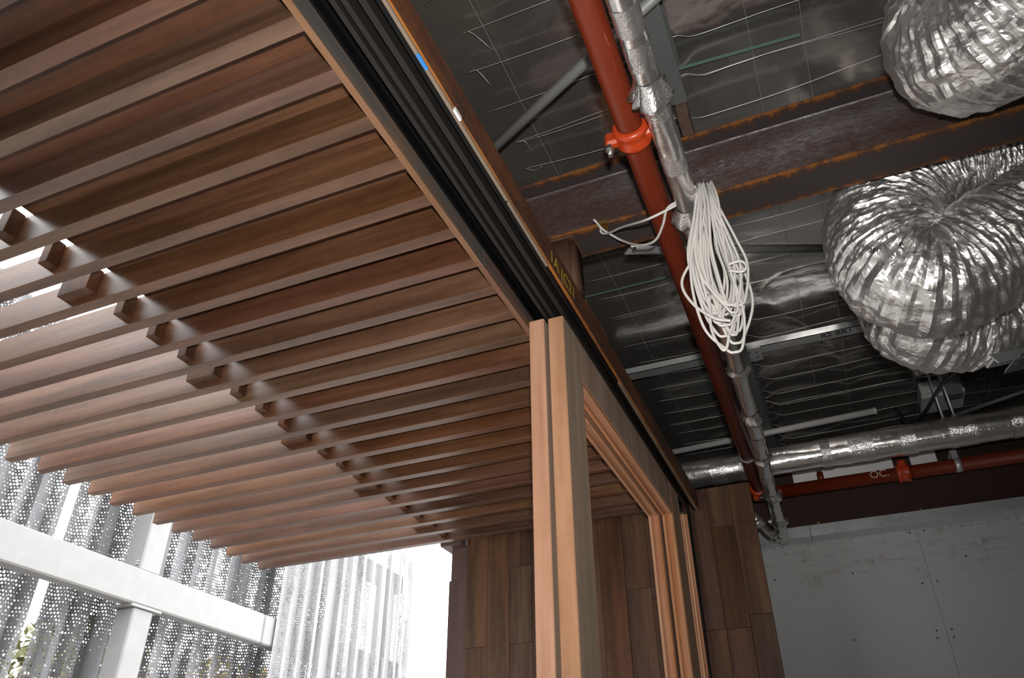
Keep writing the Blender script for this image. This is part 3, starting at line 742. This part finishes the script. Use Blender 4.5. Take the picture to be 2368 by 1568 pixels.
# strays of the hank
cable(cc_, [on(u, v, 1, hy - .03) for u, v in ((1606, 430), (1616, 450), (1622, 520), (1612, 580), (1577, 650), (1600, 700), (1650, 735), (1690, 742))], .0032, 8)
cable(cc_, [on(u, v, 1, hy - .02) for u, v in ((1683, 612), (1712, 604), (1726, 615), (1716, 628), (1685, 626))], .0032, 8)
cable(cc_, [on(u, v, 1, hy - .02) for u, v in ((1640, 680), (1645, 760), (1668, 805), (1680, 805), (1686, 775))], .0032, 8)
lc = thing('loose_cable', 'white cable looping from the foil wrapped pipe to the cross beam flange', 'cable', on(1500, 520, 1, 1.50))
zl = lambda l: [on(u, v, 2, z) for u, v, z in l]
cable(lc, zl(((1564, 474, 2.757), (1530, 492, 2.757), (1490, 510, 2.766), (1440, 525, 2.86), (1405, 540, 2.915), (1390, 537, 2.935), (1388, 525, 2.94), (1373, 508, 2.946))), .0034, 8)
cable(lc, zl(((1564, 467, 2.757), (1542, 484, 2.757), (1533, 520, 2.757), (1515, 556, 2.762), (1480, 567, 2.80), (1440, 557, 2.88), (1405, 538, 2.92), (1390, 527, 2.938), (1376, 510, 2.946))), .0034, 8)
c = on(1392, 514, 2, 2.949)
gc = thing('beam_clip', 'small brass coloured spring clip on the cross beam flange', 'clip', (c.x, c.y, 2.948))
link('lower_leaf', boxes((c.x - .012, c.x + .012, BY - .061, BY - .035, 2.9475, 2.9495)), m_gold, gc)
link('front_leaf', boxes((c.x - .012, c.x + .012, BY - .0605, BY - .0585, 2.9475, 2.962)), m_gold, gc)

# ================================================================ flexible foil ducts and fan unit
def flex(name, label, pts, r, seed, rings=150, seg=64, amp=.006, marks=()):
    t = thing(name, label, 'duct', pts[0], 'flexible foil ducts')
    g = np.random.default_rng(seed); P = [np.array(tuple(p)) for p in pts]
    for p_ in P: p_[2] = min(p_[2], 3.21)
    path = catmull(P, max(8, rings // (len(P) - 1))); n = len(path)
    # even out the rings
    s = np.concatenate([[0], np.cumsum(np.linalg.norm(np.diff(path, axis=0), axis=1))]); q = np.linspace(0, s[-1], rings)
    path = np.stack([np.interp(q, s, path[:, i]) for i in range(3)], 1); n = rings
    fine = g.normal(0, 1, (n, seg)); lon = g.normal(0, 1, (n, seg)); ring = g.normal(0, 1, (n, seg))
    for _ in range(30): ring = (ring + np.roll(ring, 1, 1) + np.roll(ring, -1, 1)) / 3        # creases run round the duct
    for _ in range(9): lon = (lon + np.roll(lon, 1, 1) + np.roll(lon, -1, 1) + np.roll(lon, 1, 0) + np.roll(lon, -1, 0)) / 5
    ring = (ring + .6 * np.roll(ring, 1, 0)); fc = g.normal(0, 1, (n, seg)); fc = (fc + np.roll(fc, 1, 0) + np.roll(fc, 1, 1) + np.roll(np.roll(fc, 1, 0), 1, 1)) / 4
    disp = fine * amp * .05 + fc * amp * .16 + ring * amp * .75 + lon * amp * 3.4 + (np.sin(np.arange(n) * 1.35) * amp * .35)[:, None]
    V, F = sweep(path, r, seg, True, disp)
    jk = link('foil_jacket', mesh('foil_jacket', V, F), m_duct, t)
    for string, size, u, v in marks:            # stencilled marks laid on the foil itself
        from mathutils.bvhtree import BVHTree
        bv = BVHTree.FromPolygons([Vector(x) for x in V], F[:-2])
        cp = at(u, v, 1.5); mk = text(string, size, cp, Vector(RC[0]) - Vector(RC[1]) * -.0, -Vector(RC[1]), m_ink, t, label='black stencilled characters', shear=.2)
        eye = Vector(EYE)
        bmx = bmesh.new(); bmx.from_mesh(mk.data); bmesh.ops.subdivide_edges(bmx, edges=bmx.edges[:], cuts=2, use_grid_fill=True)
        for vt in bmx.verts:
            dr_ = (vt.co - eye).normalized(); hit = bv.ray_cast(eye, dr_)
            if hit[0] is not None: vt.co = hit[0] - dr_ * .004
        bmx.to_mesh(mk.data); bmx.free()
    return t
d1 = 1.66
flex('flexible_duct', 'flexible foil duct bending in front of the cross beam', [(1.25, .80, 2.99), (.95, 1.0, 2.935), (.70, 1.15, 2.90), (.555, 1.275, 2.90), (.50, 1.36, 2.985), (.56, 1.37, 3.12), (.74, 1.34, 3.20), (1.05, 1.30, 3.21)], .147, 1, 420, 150)
flex('flexible_duct', 'flexible foil duct pinched in a tight bend below the cross beam', [at(2560, 260, 2.36), at(2440, 305, 2.34), at(2310, 345, 2.32), at(2180, 385, 2.30), at(2080, 440, 2.24), at(2038, 540, 2.14), at(2085, 628, 2.04), at(2170, 645, 2.0), at(2280, 580, 2.02), at(2400, 510, 2.08), at(2550, 450, 2.15)], .150, 2, 520, 150, marks=(('2547', .0125, 2008, 584), ('RV', .0105, 2076, 569)))
flex('flexible_duct', 'flexible foil duct sagging lowest behind the pinched duct', [at(2430, 560, 2.62), at(2250, 620, 2.56), at(2110, 690, 2.46), at(2138, 742, 2.36), at(2230, 742, 2.37), at(2310, 706, 2.41), at(2368, 678, 2.46)], .150, 4, 400, 150)
fu = thing('fan_unit', 'galvanised duct fan with mounting feet beside the sagging duct', 'fan', at(2400, 720, 2.5))
c = at(2420, 700, 2.5); ax = (at(2440, 690, 2.5) - at(2330, 720, 2.46)).normalized()
tube('spigot', [at(2320, 700, 2.42), at(2378, 674, 2.465)], .134, m_galvd, fu, 40)
tube('spigot_rim', [at(2351, 686, 2.445), at(2357, 683, 2.45)], .172, m_galv, fu, 40)
tube('casing', [at(2374, 676, 2.463), at(2560, 590, 2.6)], .20, m_galvd, fu, 40)
b1, b2 = at(2290, 840, 2.20), at(2480, 800, 2.41); dd = (b2 - b1).normalized(); nn = Vector((0, 1, 0)); nn = (nn - dd * nn.dot(dd)).normalized(); uu = dd.cross(nn)
def obox(o, d, n, u, L, w, h):
    b = bmesh.new(); r = bmesh.ops.create_cube(b, size=1.0)
    for v in b.verts: v.co = o + d * ((v.co.x + .5) * L) + n * (v.co.y * w) + u * (v.co.z * h)
    return b
link('mounting_rail', obox(b1, dd, nn, uu, .45, .035, .006), m_galv, fu)
link('mounting_rail', obox(b1 - nn * .016, dd, nn, uu, .45, .004, .035), m_galv, fu)
b1 = at(2338, 842, 2.25)
def holed_plate(o, d, n, u, L, w, h, hc, hr, k=16):
    """thin plate with a round bolt hole punched through it"""
    b = bmesh.new(); rings = []
    for zz in (-h / 2, h / 2):
        outer, inner = [], []
        for i_ in range(k):
            a_ = 2 * math.pi * i_ / k; c_, s_2 = math.cos(a_), math.sin(a_)
            t_ = min(((L - hc) if c_ > 0 else hc) / max(abs(c_), 1e-6), w / 2 / max(abs(s_2), 1e-6))
            outer.append(b.verts.new(o + d * (hc + c_ * t_) + n * (s_2 * t_) + u * zz)); inner.append(b.verts.new(o + d * (hc + c_ * hr) + n * (s_2 * hr) + u * zz))
        rings.append((outer, inner))
    (o0, i0), (o1, i1) = rings
    for i_ in range(k):
        j_ = (i_ + 1) % k
        for q_ in ((o0[i_], o0[j_], i0[j_], i0[i_]), (o1[j_], o1[i_], i1[i_], i1[j_]), (o0[j_], o0[i_], o1[i_], o1[j_]), (i0[i_], i0[j_], i1[j_], i1[i_])): b.faces.new(q_)
    bmesh.ops.recalc_face_normals(b, faces=b.faces); return b
link('mounting_foot', holed_plate(b1, dd, nn, uu, .12, .075, .004, .022, .006), m_galvd, fu)

# ================================================================ hangers, box, conduit, black cable, drop wires
jb = thing('junction_box', 'light grey plastic junction box fixed under the foil ceiling', 'box', (.645, 3.85, 3.33))
link('body', boxes((.555, .735, 3.76, 3.93, 3.325, 3.392), bev=.006), m_box, jb)
link('lid', boxes((.55, .74, 3.755, 3.935, 3.30, 3.325), bev=.005), m_box, jb)
c = on(2185, 895, 2, 3.3)
pb = thing('hanger_channel', 'galvanised channel bracket hanging from the ceiling by the grey box', 'bracket', (c.x, c.y, 3.3))
link('plate', boxes((c.x - .035, c.x + .035, 3.52, 3.56, 3.18, 3.42)), m_galvd, pb)
hr = thing('threaded_rods', 'pair of thin threaded rods holding the lagged pipe', 'hanger', (.6, FY + .01, 3.0))
for u, v in ((2168, 930), (2195, 930)):
    x = on(u, v, 1, FY + .02).x; tube('rod', [(x, FY + .02, FZ + FR * .9), (x, FY + .02, 3.42)], .005, m_galv, hr, 8)
    tube('nut', [(x, FY + .02, FZ + FR + .004), (x, FY + .02, FZ + FR + .016)], .010, m_galv, hr, 6, smooth=False)
cd = thing('conduit', 'pale grey conduit length running across behind the pipes', 'conduit', (-.2, 3.83, 3.3))
p, q = on(1550, 1047, 2, 3.236), on(2025, 950, 2, 3.236)
tube('tube', [p, q], .0155, m_box, cd, 14)
tube('end_socket', [q - (q - p).normalized() * .01, q + (q - p).normalized() * .004], .017, m_box, cd, 14)
bc = thing('black_cable', 'black cable drooping from the sagging duct to the lagged pipe', 'cable', on(2150, 930, 1, 3.5))
tube('cable', [on(u, v, 1, w) for u, v, w in ((2270, 838, 2.95), (2215, 858, 3.0), (2185, 880, 3.1), (2160, 915, 3.2), (2140, 950, 3.35), (2115, 975, 3.47), (2095, 980, 3.52), (2085, 960, 3.55), (2070, 945, 3.6))], .006, m_cabk, bc, 8, 8)
dt = thing('stay_tube', 'thin galvanised tube slanting up behind the lagged pipe', 'brace', on(2205, 965, 1, 3.6))
tube('tube', [on(2200, 963, 1, 3.6), on(2440, 880, 1, 3.45)], .009, m_galvd, dt, 10)
dr = thing('drop_rod', 'thin galvanised drop rod passing the end of the cross beam', 'hanger', on(2350, 320, 1, 1.75))
p = on(2360, 250, 1, 1.76); q = on(2338, 420, 1, 1.76)
tube('rod', [(p.x, 1.76, 3.42), (p.x, 1.76, q.z - .1)], .004, m_galv, dr, 8)

# ================================================================ outside: galvanised frame and perforated screens
XF = -5.0
fr = thing('screen_post', 'tall galvanised square steel post carrying the perforated screen', 'post', (XF - .1, 4.52, 0), 'galvanised screen frame')
link('lower_shaft', boxes((XF - .20, XF - .012, 4.44, 4.64, -.05, 3.075), bev=.012), m_galvp, fr)
link('upper_shaft', boxes((XF - .20, XF - .012, 4.40, 4.61, 3.345, 4.155), bev=.012), m_galvp, fr)
link('upper_shaft', boxes((XF - .20, XF - .012, 4.40, 4.61, 4.355, 6.5), bev=.012), m_galvp, fr)
link('cap_plate', boxes((XF - .21, XF + .005, 4.40, 4.70, 3.073, 3.092)), m_galvp, fr)
for dz in (0, .02): link('bolt', boxes((XF - .06, XF - .04, 4.385, 4.40, 3.39 + dz, 3.40 + dz)), m_galv, fr)
fr = thing('screen_post', 'galvanised post behind the finely perforated screen corner', 'post', (XF - .2, 8.4, 0), 'galvanised screen frame')
link('shaft', boxes((XF - .30, XF - .128, 8.22, 8.39, -.05, 4.36), bev=.01), m_galvp, fr)
sbm = thing('screen_beam', 'long galvanised box beam crossing in front of the perforated screen', 'beam', (XF - .06, 5, 3.09), 'galvanised screen frame')
link('box_section', boxes((XF - .13, XF, -3, 5.93, 3.092, 3.352), bev=.012), m_galvp, sbm)
link('box_section', boxes((XF - .13, XF, 5.935, 8.4, 3.092, 3.352), bev=.012), m_galvp, sbm)
sbm = thing('screen_beam', 'upper galvanised box beam at the top of the finely perforated screen', 'beam', (XF - .06, 7, 4.15), 'galvanised screen frame')
link('box_section', boxes((XF - .13, XF - .01, -3, 8.38, 4.15, 4.36), bev=.012), m_galvp, sbm)

def sheet(name, xf, y0, y1, z0, z1f, pitch, depth, mat, parent, seed):
    """trapezoid ribbed sheet standing along Y, UV in metres along the metal"""
    g = random.Random(seed); pts = []; y = y0; s = 0
    while y < y1 - 1e-6:
        a = pitch * g.uniform(.25, .5); b_ = pitch * g.uniform(.08, .16); c_ = pitch * g.uniform(.2, .45)
        dp = depth * g.uniform(.7, 1.15)
        for yy, xx in ((y, xf), (y + a, xf), (y + a + b_, xf + dp), (y + a + b_ + c_, xf + dp)):
            if yy <= y1: pts.append((yy, xx))
        y += a + 2 * b_ + c_
    ss = [0]
    for i in range(1, len(pts)): ss.append(ss[-1] + math.hypot(pts[i][0] - pts[i - 1][0], pts[i][1] - pts[i - 1][1]))
    V = []; F = []; UV = []; off = g.uniform(0, 50)
    for i, (yy, xx) in enumerate(pts):
        V += [(xx, yy, z0), (xx, yy, z1f(yy))]
    for i in range(len(pts) - 1):
        F.append((2 * i, 2 * i + 2, 2 * i + 3, 2 * i + 1))
        UV += [(ss[i] + off, z0), (ss[i + 1] + off, z0), (ss[i + 1] + off, z1f(pts[i + 1][0])), (ss[i] + off, z1f(pts[i][0]))]
    me = mesh(name, V, F); uvl = me.uv_layers.new(name='UVMap')
    for i, q in enumerate(UV): uvl.data[i].uv = q
    return link(name, me, mat, parent)
psc = thing('perforated_screen', 'grey ribbed metal screen punched with round holes behind the galvanised beam', 'screen', (XF - .4, 4, 0))
yy = -2.5
i = 0
while yy < 7.4:
    sheet('sheet', XF - .42 - (.02 if i % 2 else 0), yy, yy + .80, -.05, lambda y: 5.2, .22, .085, m_perf, psc, i); yy += .81; i += 1
psf = thing('fine_screen', 'pale finely perforated ribbed screen wrapping the end of the galvanised beam', 'screen', (XF + .03, 7.3, 0))
yy = 6.07; i = 0
while yy < 8.45:
    top = 4.60 + .035 * ((i * 7) % 3 - 1)
    sheet('sheet', XF + .02, yy, min(yy + .40, 8.5), -.05, (lambda h: (lambda y: h))(top), .20, .06, m_perf2, psf, 40 + i); yy += .40; i += 1

# trees beyond the screen
def leafmat(name, a, b_):
    t = NT(name); co = t.obj()
    return t.fin(t.pbsdf(t.mix(t.noise(co, 5, 5), a, b_), .6))
m_leafs = [leafmat('olive_leaves', (.06, .065, .02), (.16, .15, .05)), leafmat('yellow_leaves', (.13, .10, .03), (.27, .20, .05)), leafmat('dark_leaves', (.03, .04, .02), (.09, .10, .04))]
m_bark = plain('bark', (.07, .05, .04), .8)
def tree(x, y, h, r, m, label, seed):
    t = thing('tree', label, 'tree', (x, y, -.05), 'trees beyond the perforated screen'); g = np.random.default_rng(seed)
    tube('trunk', [(x, y, -.05), (x + .1, y, h * .4), (x, y + .1, h * .75)], .09, m_bark, t, 8, 4)
    n = 2600; d = g.normal(0, 1, (n, 3)); d /= np.linalg.norm(d, axis=1)[:, None]
    c = np.array([x, y, h * .68]) + d * (g.uniform(.15, 1, n) ** .5)[:, None] * np.array([r, r, h * .36])
    A = g.normal(0, 1, (n, 3)); A /= np.linalg.norm(A, axis=1)[:, None]; Bv = np.cross(A, g.normal(0, 1, (n, 3))); Bv /= np.linalg.norm(Bv, axis=1)[:, None]
    sz = g.uniform(.05, .11, (n, 1)); V = np.stack([c - A * sz, c + Bv * sz * .5, c + A * sz, c - Bv * sz * .5], 1).reshape(-1, 3)
    tag(link('foliage', mesh('foliage', V, [(4 * i, 4 * i + 1, 4 * i + 2, 4 * i + 3) for i in range(n)]), m, t), kind='stuff')
tree(-9.0, 7.2, 3.9, 1.3, m_leafs[0], 'olive green tree with rounded crown beyond the screen', 1)
tree(-9.6, 10.6, 4.1, 1.2, m_leafs[1], 'yellowing autumn tree beyond the screen', 2)
tree(-8.6, 4.6, 3.3, 1.3, m_leafs[2], 'dark green bushy tree beyond the screen', 3)
tree(-11.0, 14.4, 4.2, 1.1, m_leafs[0], 'small olive tree near the finely perforated screen', 4)
for o in bpy.data.objects:
    if 'root' in o: del o['root']
